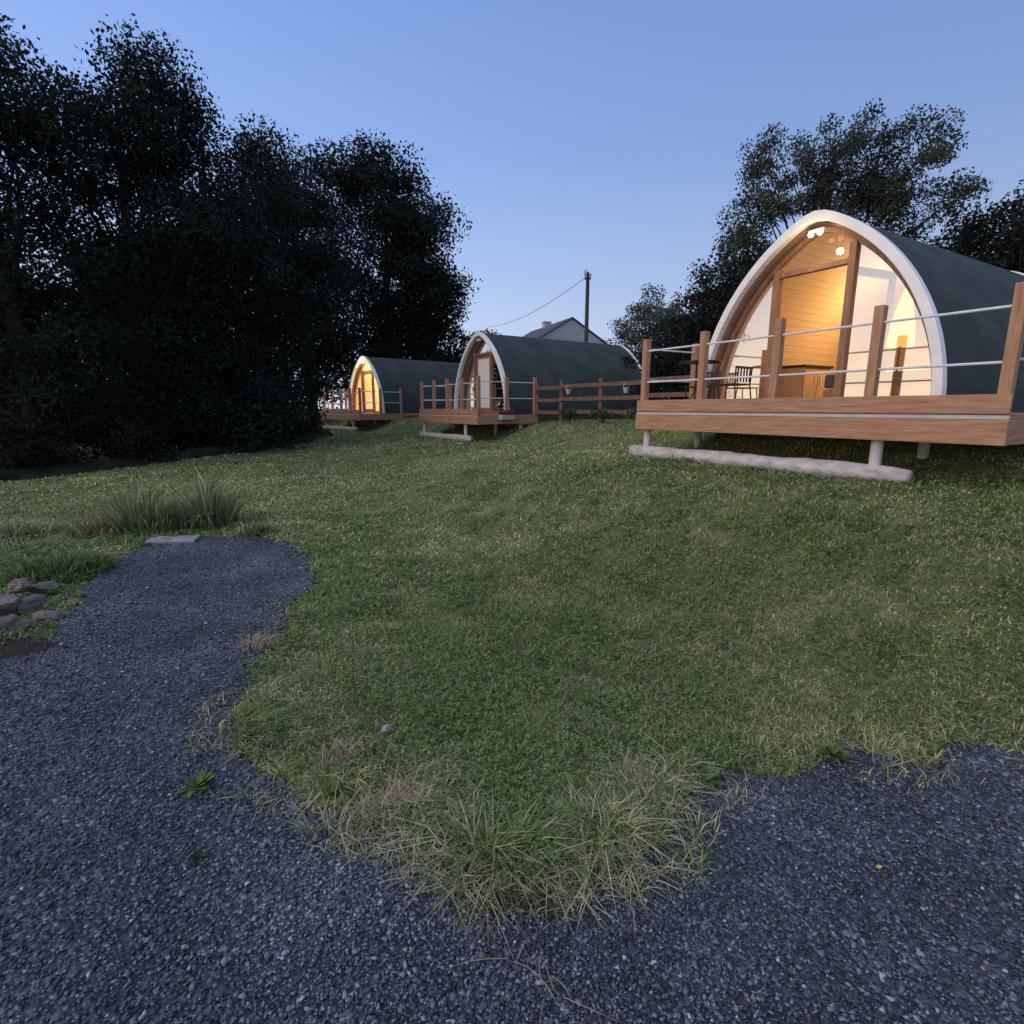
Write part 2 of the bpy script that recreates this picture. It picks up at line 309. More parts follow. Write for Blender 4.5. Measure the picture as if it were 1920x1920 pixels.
tx, ty = gp(960, 1590); tip = np.exp(-(((x-tx)/.42)**2+((y-ty)/.22)**2))
h = rng.uniform(.016, .044, n)*(1+.025*np.clip(r-3, 0, 12))*(.4+1.3*vn(x, y, 5, 4)); w = .0040*np.maximum(1, r/2.6)*rng.uniform(.6, 1.6, n)
edge = ingravel(x+.14, y-.12) | ingravel(x-.16, y-.10) | ingravel(x, y-.2); h = np.where(edge & (r < 3.2), h*(1+1.1*vn(x, y, 9, 3)), h); h = np.where(st_ & (r > 2.3), h*.75, h); h = h*(1+.8*tip*(.4+1.1*vn(x, y, 11, 8)))
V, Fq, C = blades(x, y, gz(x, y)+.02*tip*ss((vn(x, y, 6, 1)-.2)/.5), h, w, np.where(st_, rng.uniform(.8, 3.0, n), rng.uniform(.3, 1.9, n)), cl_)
g = np_obj('grass', V, Fq, M['grass'], C); tag(g, 'short mown lawn grass mixed with dry straw blades', 'grass', kind='stuff')
# clover and broad leaves in the lawn
N = 70000
r = np.exp(rng.uniform(math.log(1.35), math.log(8), N)); th = rng.uniform(-.9, .9, N); x = r*np.sin(th); y = r*np.cos(th)
k = (~ingravel(x, y)) & (vn(x, y, 2.2, 9)*.6+.4*vn(x, y, 7, 8) > .45-.18*ss((2.6-r)/1)); x, y, r = x[k], y[k], r[k]; n = len(x); tip = np.exp(-(((x-tx)/.42)**2+((y-ty)/.22)**2)); z = gz(x, y)+rng.uniform(.012, .055, n)*(1+.9*tip)
VV = []; CC = []; cb = rng.uniform(.5, 1.6, (n, 1))
for q in range(3):
    a = rng.uniform(0, .8, n)+q*2.1; l = rng.uniform(.006, .014, n)*np.maximum(1, r/3); t = rng.normal(0, .5, n); ca, sa = np.cos(a), np.sin(a)
    p = np.zeros((n, 4, 3))
    for i, (u, v2, zz) in enumerate(((0, 0, 0), (.6, .45, .1), (1.15, 0, 0), (.6, -.45, .1))):
        p[:, i, 0] = x+l*(u*ca-v2*sa); p[:, i, 1] = y+l*(u*sa+v2*ca); p[:, i, 2] = z+l*(zz+u*t)
    VV.append(p); CC.append(np.repeat((np.array((.145, .22, .073))*cb)[:, None], 4, 1))
V = np.concatenate(VV).reshape(-1, 3); C = np.concatenate(CC).reshape(-1, 3)
g = np_obj('clover', V, np.arange(len(V)).reshape(-1, 4), M['grass'], C); tag(g, 'patches of small green clover leaves in the lawn', 'clover', kind='stuff')
# ------------------------------------------------------------------ pods
PW, PH, PZ0 = 1.65, 2.54, .06
def arc_par(off):
    W, H = PW-off, PH-off*1.12; c = ((H-PZ0)**2-W*W)/(2*W); return W, H, c, W+c
def prof(off, n=22):
    W, H, c, Rr = arc_par(off); a0 = -math.asin(PZ0/Rr); a1 = math.acos(c/Rr)
    p = [(Rr*math.cos(a0+(a1-a0)*i/n)-c, PZ0+Rr*math.sin(a0+(a1-a0)*i/n)) for i in range(n+1)]
    p = p+[(-x, z) for x, z in p[-2::-1]]
    q = p[:]
    for _ in range(2):
        p = q[:]
        for i in range(n-1, n+2): q[i] = (p[i][0], (p[i-1][1]+p[i][1]*2+p[i+1][1])/4)
    return q
def hw(z, off):
    W, H, c, Rr = arc_par(off); return math.sqrt(max(Rr*Rr-(z-PZ0)**2, 0))-c
def zat(x, off):
    W, H, c, Rr = arc_par(off); return PZ0+math.sqrt(Rr*Rr-(abs(x)+c)**2)
def ring(o0, o1, y0, y1, ny=1):
    A, B = prof(o0), prof(o1); n = len(A); mb = MB(); mb.arc = []
    def al(P):
        L = [0.]
        for i in range(1, len(P)): L.append(L[-1]+math.hypot(P[i][0]-P[i-1][0], P[i][1]-P[i-1][1]))
        return L
    LA, LB = al(A), al(B)
    for k in range(ny+1):
        y = y0+(y1-y0)*k/ny
        for (x, z), l in zip(A, LA): mb.v.append((x, y, z)); mb.arc.append((y, l, 0))
        for (x, z), l in zip(B, LB): mb.v.append((x, y, z)); mb.arc.append((y, l, 0))
    for k in range(ny):
        o = k*2*n; q = o+2*n
        for i in range(n-1):
            mb.f.append((o+i, o+i+1, q+i+1, q+i)); mb.f.append((o+n+i, q+n+i, q+n+i+1, o+n+i+1))
        mb.f.append((o, q, q+n, o+n)); mb.f.append((o+n-1, o+2*n-1, q+2*n-1, q+n-1))
    e = ny*2*n
    for i in range(n-1):
        mb.f.append((i, n+i, n+i+1, i+1)); mb.f.append((e+i, e+i+1, e+n+i+1, e+n+i))
    return mb
def lamp(name, loc, power, col, rad, parent):
    l = bpy.data.lights.new(name, 'POINT'); l.energy = power; l.color = col; l.shadow_soft_size = rad
    o = bpy.data.objects.new(name, l); link(o, parent); o.location = loc; return o
def pod(label, loc, rotz, lit, opened, gm='glass'):
    t = thing('camping_pod', label, 'cabin', loc, rotz, 'arched camping pods in a row'); LEN = 6.0; fy = .20
    ring(0, .06, .09, LEN-.05, 6).build('roof', M['shingle'], t, smooth=False)
    ring(-.025, .08, -.035, .085).build('front_trim', M['white'], t, bevel=.01); ring(-.025, .09, LEN-.045, LEN+.05).build('rear_trim', M['white'], t, bevel=.01)
    ring(.065, .11, .09, fy-.005).build('soffit', M['soffit'], t); ring(.065, .1, fy+.1, 5.8, 4).build('inner_lining', M['lining'], t)
    mb = MB(); P = prof(.09); mb.poly([(x, 5.3, z) for x, z in P]); mb.arc = [(x, z, 0) for x, z in P]; mb.build('back_wall', M['lining'], t)
    MB().box(-1.5, 1.5, .1, 5.9, -.12, .02).build('floor', M['floor'], t)
    MB().box(-1.55, -1.45, .1, 5.9, -.35, -.125).box(1.45, 1.55, .1, 5.9, -.35, -.125).box(-1.55, 1.55, 5.92, 5.99, -.35, -.125).build('bearer', M['fence'], t)
    # front screen
    ring(.112, .175, fy, fy+.08).build('arch_frame', M['frame'], t, bevel=.005)
    JL, JR = -.60, .42; HD = 1.88
    for xx in (JL, JR): MB().box(xx-.045, xx+.045, fy-.012, fy+.092, .02, zat(abs(xx)+.045, .15)).build('door_post', M['frame'], t, bevel=.005)
    MB().box(JL+.047, JR-.047, fy-.008, fy+.088, HD-.04, HD+.03).build('door_head', M['frame'], t, bevel=.005)
    o = .172
    def pane(xe, sgn):
        zt = zat(abs(xe), o); pts = [(xe, fy+.04, .1)]+[(sgn*hw(.1+(zt-.1)*i/14, o), fy+.04, .1+(zt-.1)*i/14) for i in range(15)]
        w = MB().poly(pts).build('window_pane', M[gm], t)
        x0, x1 = sorted((xe, sgn*hw(.06, o))); MB().box(x0, x1, fy+.002, fy+.078, .022, .1).build('sill', M['frame'], w, bevel=.004)
    pane(JL-.045, -1); pane(JR+.045, 1)
    xs = [JL+.06+(JR-JL-.12)*i/12 for i in range(13)]
    MB().poly([(xs[0], fy+.04, HD+.03)]+[(x, fy+.04, max(zat(x, o), HD+.032)) for x in xs]+[(xs[-1], fy+.04, HD+.03)]).build('transom_pane', M['thin' if lit else 'glass'], t)
    # door leaf
    d = bpy.data.objects.new('door', None); link(d, t); Wd = JR-JL-.1
    d.location = (JR-.05, fy+.06, 0); d.rotation_euler = (0, 0, R(-97) if opened else 0)
    for nm_, b in (('door_frame', (-Wd, -Wd+.1, -.02, .02, .03, HD-.05)), ('door_frame', (-.1, 0, -.02, .02, .03, HD-.05)), ('rail', (-Wd+.1, -.1, -.02, .02, .03, .2)), ('rail', (-Wd+.1, -.1, -.02, .02, HD-.15, HD-.05))):
        MB().box(*b).build(nm_, M['frame'], d, bevel=.004)
    if opened: MB().poly([(-Wd+.1, 0, .2), (-.1, 0, .2), (-.1, 0, HD-.15), (-Wd+.1, 0, HD-.15)]).build('glass_panel', M['clear'], d)
    else: MB().box(-Wd+.1, -.1, -.008, .008, .2, HD-.15).build('door_panel', M['cream' if not lit else 'clear'], d)
    MB().tube([(-Wd+.05, -.02, 1.0), (-Wd+.05, -.06, 1.0), (-Wd+.16, -.06, 1.0)], .01, 6).build('handle', M['rail'], d)
    # porch light
    p = MB().box(-.07, .13, .0, .05, 2.275, 2.305).build('porch_light', M['white'], t, bevel=.006)
    for xx in (-.03, .09):
        bm = bmesh.new(); bmesh.ops.create_uvsphere(bm, u_segments=14, v_segments=8, radius=.034); bmesh.ops.translate(bm, vec=(xx, .0, 2.25), verts=bm.verts)
        me = bpy.data.meshes.new('bulb'); bm.to_mesh(me); bm.free(); me.materials.append(M['bulb'] if lit else M['pot']); link(bpy.data.objects.new('bulb', me), p)
    return t
def frame_of(L): return math.atan2(-L[1], -L[0])          # local x runs along the front, to the right
L1 = (-.509, .861); L2 = (-.55, .835); L3 = (-.665, .747)
SITES = [((3.88, 7.43, 1.55), frame_of(L1)), ((-1.065, 17.4, 1.41), frame_of(L2)), ((-6.67, 24.66, 1.36), frame_of(L3))]
labs = ['large lit wooden arched pod nearest the camera with white front arch and open glowing doorway', 'unlit arched pod in the middle with cream door and dark green shingle roof', 'small far arched pod under the trees with yellow lit front']
PODS = [pod(labs[i], *SITES[i], lit=i != 1, opened=i == 0, gm='clear' if i == 2 else 'glass') for i in range(3)]
lamp('room_lamp', (-.1, 2.6, 1.6), 80, (1, .64, .31), .35, PODS[0]); lamp('porch_lamp', (.03, -.12, 2.12), 6, (1, .8, .52), .05, PODS[0])
lamp('room_lamp', (0, 1.4, 1.5), 210, (1, .78, .45), .25, PODS[2]); lamp('porch_lamp', (.03, -.14, 2.12), 24, (1, .82, .5), .05, PODS[2])
def loc2w(i, x, y):
    (a, b, z), rz = SITES[i]; c, s_ = math.cos(rz), math.sin(rz); return a+x*c-y*s_, b+x*s_+y*c
def deck(i, xa, xb, label):
    loc, rz = SITES[i]; dz = loc[2]; t = thing('timber_deck', label, 'deck', loc, rz, 'raised timber decks in front of the pods'); y0, yr, yl = -1.24, .8, 0.05
    nb = 12
    mb = MB()
    for k in range(nb):
        a = y0+.02+(yl-y0-.02)*k/nb; b = y0+.02+(yl-y0-.02)*(k+1)/nb-.007; mb.box(xa+.03, xb-.03, a, b, -.045, -.003)
    for k in range(6): a = yl+.01+k*.12; mb.box(1.74, xb-.03, a, a+.113, -.045, -.003)
    mb.build('deck_boards', M['deck_x'], t)
    MB().box(xa-.015, xb+.015, y0-.015, y0+.018, -.045, -.012).build('deck_edging', M['edge'], t)
    MB().box(xa-.02, xb+.02, y0-.03, y0+.015, -.265, -.05).build('fascia_board', M['deck_x'], t, bevel=.006)
    MB().box(xa-.02, xa+.025, y0+.018, yl, -.262, -.05).build('fascia_board', M['deck_y'], t, bevel=.006); MB().box(xb-.025, xb+.02, y0+.018, yr, -.262, -.05).build('fascia_board', M['deck_y'], t, bevel=.006)
    MB().box(xa-.012, xb+.012, y0-.02, y0+.014, .0, .165).build('kick_board', M['deck_x'], t, bevel=.006)
    pw = .045; py = y0+.062; posts = [(xa+.06+(xb-xa-.12)*k/4, py) for k in range(5)]+[(xa+.06, -.12), (xb-.06, -.25), (xb-.06, yr-.06)]
    for (x, y) in posts:
        h = 1.05+random.uniform(-.015, .02); MB().box(x-pw, x+pw, y-pw, y+pw, -.002, h).build('railing_post', M['deck_z'], t, bevel=.006)
    for z in (.43, .88):
        MB().tube([(xa+.02, py, z), ((xa+xb)/2, py, z-.006), (xb-.02, py, z)], .0125, 8).build('rail', M['rail'], t)
        MB().tube([(xa+.06, py, z+.03), (xa+.06, -.08, z+.03)], .0125, 8).build('rail', M['rail'], t)
        MB().tube([(xb-.06, py, z+.03), (xb-.06, yr-.03, z+.03)], .0125, 8).build('rail', M['rail'], t)
    xl = [xa+.1, xa+.765*(xb-xa)]
    for n_, (x, y) in enumerate([(xl[0], y0+.12), (xl[1], y0+.12), (xa+.2, -.1), (xl[1], -.1), (xb-.15, .3)]):
        wx, wy = loc2w(i, x, y); zb = gzf(wx, wy)-dz+(.16 if n_ < 2 else -.1)
        if zb < -.3: MB().tube([(x, y, -.268), (x, y, zb)], .055, 14).build('leg', M['postwhite'], t, smooth=False)
    # log under the two front legs
    a = loc2w(i, xl[0]-.3, y0+.12); b = loc2w(i, xl[1]+.34, y0+.10); m = 26; pts = []; rad = []
    za, zb = gzf(*a), gzf(*b); lift = max(gzf(a[0]+(b[0]-a[0])*k/8, a[1]+(b[1]-a[1])*k/8)-(za+(zb-za)*k/8) for k in range(9))*.5
    for k in range(m+1):
        q = k/m; X_ = a[0]+(b[0]-a[0])*q; Y_ = a[1]+(b[1]-a[1])*q; pts.append((X_, Y_, za+(zb-za)*q+lift+.075)); rad.append(.098+.006*math.sin(k*.7+i)+random.uniform(-.006, .006))
    rad[-1] *= .75; lg = MB().tube(pts, rad, 16).build('log', M['log'], None, smooth=True)
    tag(lg, ['long pale log on the grass under the front legs of the nearest deck', 'pale log under the front legs of the middle pod deck', 'pale log lying below the far pod deck'][i], 'log', 'pale logs under the decks')
    return t
deck(0, -1.74, 2.63, 'large raised timber deck with steel rails at the right in front of the nearest pod')
deck(1, -1.8, 2.1, 'timber deck on white legs in front of the unlit middle pod'); deck(2, -1.75, 2.0, 'small distant timber deck in front of the far lit pod')
# furniture on / in the nearest pod
def place(i, x, y, z=0): X_, Y_ = loc2w(i, x, y); return (X_, Y_, SITES[i][0][2]+z)
rz1 = SITES[0][1]
t = thing('patio_table', 'small black metal table on the nearest deck by the left pane', 'table', place(0, -1.15, -.62), rz1+.2)
MB().tube([(0, 0, .70), (0, 0, .72)], .3, 24).build('tabletop', M['black'], t)
for k in range(3):
    a = k*2.094; MB().tube([(.05*math.cos(a), .05*math.sin(a), .70), (.05*math.cos(a), .05*math.sin(a), .3), (.24*math.cos(a), .24*math.sin(a), 0)], .012, 6).build('leg', M['black'], t)
def chair(x, y, rz, lab):
    t = thing('patio_chair', lab, 'chair', place(0, x, y), rz, 'black patio chairs on the nearest deck')
    MB().box(-.2, .2, -.19, .19, .36, .38).build('seat', M['black'], t, bevel=.006); mb = MB()
    for k in range(5): mb.box(-.155+.07*k, -.13+.07*k, .196, .206, .40, .58)
    mb.box(-.2, .2, .192, .212, .58, .61); mb.build('backrest', M['black'], t)
    for sx in (-1, 1):
        MB().tube([(sx*.18, -.17, .36), (sx*.19, -.21, 0)], .010, 6).build('leg', M['black'], t); MB().tube([(sx*.19, .2, .60), (sx*.18, .19, .36), (sx*.19, .25, 0)], .010, 6).build('leg', M['black'], t)
chair(-.66, -.55, rz1-1.5, 'black slatted patio chair right of the small black table'); chair(-1.42, -.22, rz1+.3, 'black slatted patio chair behind the small black table')
t = thing('bed', 'bed with white sheet and dark throw inside the lit pod', 'bed', place(0, .30, 2.2, .02), rz1)
MB().box(-.7, .7, -.9, 1.0, .12, .3).build('bed_base', M['floor'], t, bevel=.01); MB().box(-.68, .68, -.88, .98, .302, .5).build('mattress', M['sheet'], t, bevel=.05)
MB().box(-.7, .7, -.9, -.2, .33, .53).build('throw', M['throw'], t, bevel=.03)
for sx in (-.32, .32): MB().box(sx-.26, sx+.26, .55, .92, .51, .64).build('pillow', M['sheet'], t, bevel=.05)
for a in ((-.62, -.82), (.62, -.82), (-.62, .92), (.62, .92)): MB().box(a[0]-.04, a[0]+.04, a[1]-.04, a[1]+.04, 0, .119).build('leg', M['floor'], t)
t = thing('cabinet', 'pale wooden kitchen cabinet with dark worktop seen through the pod doorway', 'cabinet', place(0, -1.2, 2.2, .02), rz1)
MB().box(-.22, .18, -.45, .35, 0, .70).build('carcass', M['pine'], t, bevel=.005); MB().box(-.24, .22, -.48, .37, .702, .74).build('worktop', M['black'], t, bevel=.004)
for k in range(2): dd = MB().box(.182, .20, -.43+.39*k, -.06+.39*k, .06, .66).build('cabinet_door', M['pine'], t, bevel=.004); MB().box(.202, .22, -.12+.14*k-.01, -.12+.14*k+.01, .42, .56).build('handle', M['rail'], dd)
t = thing('floor_lamp', 'glowing orange floor lamp behind the right window pane of the nearest pod', 'lamp', place(0, .84, .75, .02), rz1)
MB().tube([(0, 0, 0), (0, 0, .02)], .12, 20).build('base', M['black'], t); MB().tube([(0, 0, .02), (0, 0, .80)], .012, 8).build('pole', M['black'], t)
MB().tube([(0, 0, .80), (0, 0, 1.08), (0, 0, 1.32), (0, 0, 1.54)], [.15, .13, .08, .015], 20).build('lamp_shade', M['shade'], t, smooth=True)
t = MB().box(-.2, .2, -.06, .06, 0, .3).build('cushion', M['yellow'], None, bevel=.05); t.location = place(0, .05, 1.42, .56); t.rotation_euler = (R(-20), 0, rz1); tag(t, 'yellow cushion on the bed in the lit pod', 'cushion')
# planter of pink flowers on the middle deck
def leafcloud(n, cx, cy, cz, rx, ry, rz, s, cols):
    u = rng.normal(0, 1, (n, 3)); u /= np.linalg.norm(u, axis=1)[:, None]; c = np.array((cx, cy, cz))+u*np.array((rx, ry, rz))*(rng.random((n, 1))**.4); return leaves(c, s, cols)
def leaves(c, s, cols, asp=.5):
    n = len(c); a = rng.normal(0, 1, (n, 3)); a /= np.linalg.norm(a, axis=1)[:, None]; b = np.cross(a, rng.normal(0, 1, (n, 3))); b /= np.linalg.norm(b, axis=1)[:, None]
    l = s*rng.uniform(.6, 1.3, (n, 1)); V = np.stack([c-a*l*.5, c+b*l*asp*.5, c+a*l*.5, c-b*l*asp*.5], 1)
    return V.reshape(-1, 3), np.arange(n*4).reshape(-1, 4), np.repeat(cols, 4, 0)
def tint(c, n, lo=.6, hi=1.4): return np.array(c)*rng.uniform(lo, hi, (n, 1))
t = thing('flower_planter', 'pale planter of pink flowers fixed to the side of the middle deck', 'planter', place(1, 2.215, -.35, -.14), SITES[1][1])
mb = MB(); mb.box(-.08, .08, -.24, .24, 0, .14); mb.build('planter_box', M['pot'], t, bevel=.02)
np_obj('foliage', *leafcloud(260, 0, 0, .19, .12, .28, .08, .06, tint((.03, .06, .02), 260))[:2], M['leaf'], np.repeat(tint((.03, .06, .02), 260), 4, 0), t)
V, Fq, C = leafcloud(130, 0, 0, .22, .14, .3, .1, .05, tint((.6, .06, .2), 130)); np_obj('flowers', V, Fq, M['leaf'], C, t)
# ------------------------------------------------------------------ ranch fence between the decks
fp = [(.75, 16.0), (1.38, 15.1), (2.27, 13.9), (3.06, 12.65), (3.82, 11.5), (4.55, 10.4)]
t = thing('timber_fence', 'brown three rail timber fence between the middle pod and the nearest pod', 'fence', (2.27, 13.9, gzf(2.27, 13.9)))
O = Vector(t.location)
for (x, y) in fp:
    z = gzf(x, y); MB().box(x-.05-O.x, x+.05-O.x, y-.05-O.y, y+.05-O.y, -.2+z-O.z, 1.14+z-O.z, .9).build('post', M['fence'], t, bevel=.006)
for zz in (.3, .64, .98):
    for (x, y), (x2, y2) in zip(fp[:-1], fp[1:]):
        a = math.atan2(y2-y, x2-x); l = math.hypot(x2-x, y2-y); z = (gzf(x, y)+gzf(x2, y2))/2+zz; cx, cy = (x+x2)/2+.07*math.sin(a), (y+y2)/2-.07*math.cos(a)
        mb = MB(); mb.box(cx-l/2-O.x, cx+l/2-O.x, cy-.018-O.y, cy+.018-O.y, z-.05-O.z, z+.05-O.z, a, (cx-O.x, cy-O.y)); mb.build('rail', M['fence'], t, bevel=.005)
for (x, y, lab) in ((1.52, 14.75, 'pale bucket hanging on the fence near the middle deck'), (2.72, 13.05, 'pale bucket hanging on the fence near the large deck')):
    z = gzf(x, y)+.76; t = thing('bucket', lab, 'bucket', (x, y, z), 0, 'pale buckets hung on the fence')
    MB().tube([(0, 0, 0), (0, 0, .02), (0, 0, .13)], [.05, .055, .07], 16).build('pail', M['pot'], t, smooth=False); MB().tube([(-.068, 0, .13), (-.05, 0, .20), (0, 0, .23), (.05, 0, .20), (.068, 0, .13)], .006, 6).build('handle', M['rail'], t)
# ------------------------------------------------------------------ trees
def tree(label, x, y, lobes, n, leaf, tr, col, nclump, cr, group, name='tree', cat='tree', nbr=36, top=None, lean=0, cl=None):
    z = gzf(x, y); t = thing(name, label, cat, (x, y, z), 0, group)
    Lb = np.array(lobes, float); vol = (Lb[:, 3]*Lb[:, 4]*Lb[:, 5])**.8; w = vol/vol.sum()
    li = rng.choice(len(Lb), nclump, p=w); u = rng.normal(0, 1, (nclump, 3)); u /= np.linalg.norm(u, axis=1)[:, None]
    cc = Lb[li, :3]+u*Lb[li, 3:]*(rng.random((nclump, 1))**.42)*.92; cc[:, 2] = np.maximum(cc[:, 2], .25)
    rr = cr*rng.uniform(.5, 1.3, nclump); ww = rr**2; ww /= ww.sum()
    ci = rng.choice(nclump, n, p=ww); d = rng.normal(0, 1, (n, 3)); d /= np.linalg.norm(d, axis=1)[:, None]; d *= (rng.random((n, 1))**.45)*np.array((1.05, 1.05, .72))*rng.uniform(.8, 1.12, (n, 1)); c = cc[ci]+d*rr[ci][:, None]; c[:, 2] = np.maximum(c[:, 2], .08)
    br = .55+.65*rng.random(nclump); cols = np.array(col)*(br[ci]*rng.uniform(.65, 1.3, n))[:, None]
    V, Fq, C = leaves(c, leaf, cols, .55); np_obj('crown' if name == 'tree' else 'foliage', V, Fq, M['leaf'], C, t)
    H = top or float((Lb[:, 2]+Lb[:, 5]).max())*.85
    mb = MB(); pts = []; m = 9
    for k in range(m+1):
        q = k/m; pts.append(Vector((lean*q*q*H+.06*H*.3*math.sin(3*q+x), .05*H*.3*math.sin(4*q+y)*q, -.25+(H+.25)*q)))
    mb.tube(pts, [tr*(1-.86*(k/m)**.9)*(1.35 if k == 0 else 1) for k in range(m+1)], 9)
    for j in range(min(nbr, nclump)):
        e = Vector(cc[j]); q = min(max((e.z*.62)/H, .12), .92)*random.uniform(.8, 1); f = q*m; k = min(int(f), m-1); st = pts[k].lerp(pts[k+1], f-k); mid = st.lerp(e, .5)+Vector((random.uniform(-.2, .2), random.uniform(-.2, .2), random.uniform(-.1, .35)))*min(1, H*.12)
        r0 = tr*(1-.8*q)*.36; mb.tube([st, st.lerp(mid, .5)+Vector((0, 0, .05)), mid, e], [r0, r0*.7, r0*.45, r0*.12], 5, cap=False)
    mb.build('trunk' if name == 'tree' else 'stem', M['bark'], t, smooth=True); return t
dk = (.024, .032, .026); md = (.062, .076, .052); haze_lt = (.11, .13, .10)  # last tone: far tree's leaf colour lightened to stand for distance haze
G1 = 'dark trees along the left side'; G2 = 'trees behind the nearest pod'
tree('dark leafy tree at the far left edge with bright sky through its gaps', -10.9, 12.2, [(.1, 0, 7.4, 1.6, 1.8, 1.8), (-1.4, 0, 7.0, 1.9, 1.8, 2.0), (1.1, .2, 6.9, 1.3, 1.4, 1.7), (-1.2, 0, 4.6, 2.0, 1.8, 1.8), (.8, .5, 4.2, 1.7, 1.7, 1.7), (-.3, -.2, 2.8, 2.2, 1.6, 1.4), (-.9, 0, 1.6, 2.8, 1.8, 1.8)], 50000, .105, .22, dk, 205, .70, G1)
tree('tallest dark tree at the left with a feathery pointed top', -9.35, 14.3, [(0, 0, 7.5, 1.7, 1.5, 1.9), (.1, 0, 9.0, .85, .8, .95), (.9, 0, 7.9, 1.3, 1.2, 1.5), (-1, 0, 6.3, 1.6, 1.5, 2.0), (1, .3, 5.4, 1.6, 1.6, 1.8), (0, .4, 2, 2.4, 1.8, 2.0)], 48000, .105, .24, dk, 195, .70, G1)
tree('dense dark rounded tree right of the tallest left tree', -8.3, 15.6, [(0, 0, 7.4, 1.5, 1.4, 1.9), (.3, 0, 5, 1.9, 1.6, 2.0), (-.6, 0, 3, 1.9, 1.6, 1.8), (.2, 0, 1.3, 2.3, 1.8, 1.4)], 46000, .11, .24, dk, 180, .72, G1)
tree('dark tree with a ragged top in the middle of the left tree row', -8.0, 18.2, [(0, 0, 7.7, 1.6, 1.5, 2.0), (.6, 0, 5, 2.2, 1.8, 2.2), (-.4, 0, 2.4, 2.4, 2, 2.2)], 42000, .125, .26, dk, 170, .78, G1)
tree('dark tree behind the far pod deck, left of the rounded one', -10.4, 28, [(-.2, 0, 11.2, 2.0, 1.6, 2.4), (.4, 0, 8.2, 3.0, 2, 3.3), (-.2, .2, 3.4, 3.1, 1.8, 3)], 42000, .175, .32, dk, 180, 1.08, G1)
tree('tall broad dark tree standing behind the far pod', -7.3, 32.5, [(.2, 0, 12.2, 2.4, 2.2, 2.4), (-2.0, 0, 12.2, 1.9, 2, 2.6), (2.0, 0, 10.8, 2.2, 2, 2.4), (.4, 0, 7.0, 4.1, 2.6, 3.6), (0, 0, 3, 4.0, 2.4, 3)], 60000, .20, .36, dk, 270, 1.2, G1)
tree('lower dark tree at the right end of the left tree row', -5.3, 35, [(0, 0, 6.8, 2.2, 2, 2.4), (-.8, 0, 9.0, 1.8, 1.2, 2.1), (.7, 0, 3.4, 2.1, 2, 3)], 27000, .20, .3, dk, 130, 1.08, G1)
tree('dark background tree closing the gap at the far left', -17, 18, [(0, 0, 4.6, 3.2, 2, 2.2), (1, 0, 2.4, 4.4, 2, 2.4), (1.5, 0, 1.2, 4.4, 1.6, 1.3)], 28000, .23, .3, dk, 150, 1.05, G1)
tree('dark background tree behind the tallest left trees', -13.8, 21.5, [(0, 0, 5.6, 2.6, 2, 2.6), (0, 0, 3, 3.6, 2, 2.8), (0, 0, 1.2, 3.8, 1.6, 1.3)], 26000, .23, .3, dk, 130, 1.05, G1)
tree('large airy tree with open branching crown above the nearest pod', 10.2, 19, [(.4, 0, 8.1, 1.7, 1.6, 1.8), (-1.3, 0, 7.9, 1.5, 1.4, 1.6), (2.1, 0, 7.9, 1.7, 1.6, 1.6), (-2.2, 0, 6.6, 1.2, 1.3, 1.3), (3.9, .2, 6.5, 1.5, 1.3, 1.4), (-2.0, 0, 5.4, 1.4, 1.2, 1.2), (1, 0, 6.0, 2.2, 1.5, 1.4), (2.6, 0, 5.0, 2.0, 1.4, 1.4)], 44000, .105, .3, md, 240, .52, G2, nbr=60)
tree('dark dense tree left of the nearest pod arch', 8.7, 22, [(.2, 0, 5.2, 1.6, 1.4, 1.8), (-.5, 0, 3, 1.9, 1.6, 2.4)], 18000, .14, .2, (.035, .045, .033), 90, .72, G2)
tree('low dark tree between the fence and the nearest pod', 8.3, 24, [(0, 0, 3.9, 1.4, 1.4, 1.7), (-.3, 0, 2, 2.0, 1.5, 1.8)], 13000, .15, .2, dk, 75, .7, G2)
tree('distant round haze-paled tree right of the utility pole', 8.6, 34.5, [(0, 0, 5.7, 2.3, 2.2, 2.0), (1.1, 0, 3.8, 2.1, 1.8, 2), (-1.3, 0, 3.4, 1.8, 1.6, 2)], 21000, .16, .25, haze_lt, 110, .8, G2)
tree('dark bushy tree behind the pod roof at the right edge', 13.2, 15.2, [(0, 0, 4.8, 1.6, 1.4, 1.6), (-.9, 0, 3.2, 1.9, 1.5, 1.8), (1.2, 0, 5.2, 1.5, 1.4, 1.6)], 23000, .118, .2, dk, 110, .68, G2)
tree('tree on the right frame edge with a high side branch', 15.2, 15.4, [(0, 0, 6.4, 1.2, 1.3, 1.3), (0, 0, 4.2, 1.7, 1.6, 2)], 13000, .13, .22, dk, 70, .6, G2)
tree('tiny far tree top showing over the middle pod roof', -2.1, 47, [(0, 0, 6.2, 1.5, 1.4, 1.4), (.3, 0, 3, 2, 2, 3)], 6000, .25, .25, md, 50, .8, G2)
G3 = 'dark shrubs below the left trees'; nice = ['leftmost', 'second', 'third', 'fourth', 'fifth', 'sixth', 'seventh']
for i, (x, y) in enumerate([(-10.6, 11.2), (-9.5, 12.8), (-8.8, 14.6), (-8.2, 16.6), (-8.4, 19.0), (-9.4, 21.6), (-11.2, 25.2)]):
    hh = random.uniform(1.1, 1.7)
    tree(nice[i]+' dark brown green shrub from the left in the undergrowth below the trees', x, y, [(0, 0, hh*.5, 1.3, .9, hh*.55), (.4, .1, hh*.3, 1.3, .9, hh*.35)], 6500, .09, .03, (.026, .026, .019), 52, .40, G3, 'shrub', 'shrub', 14)
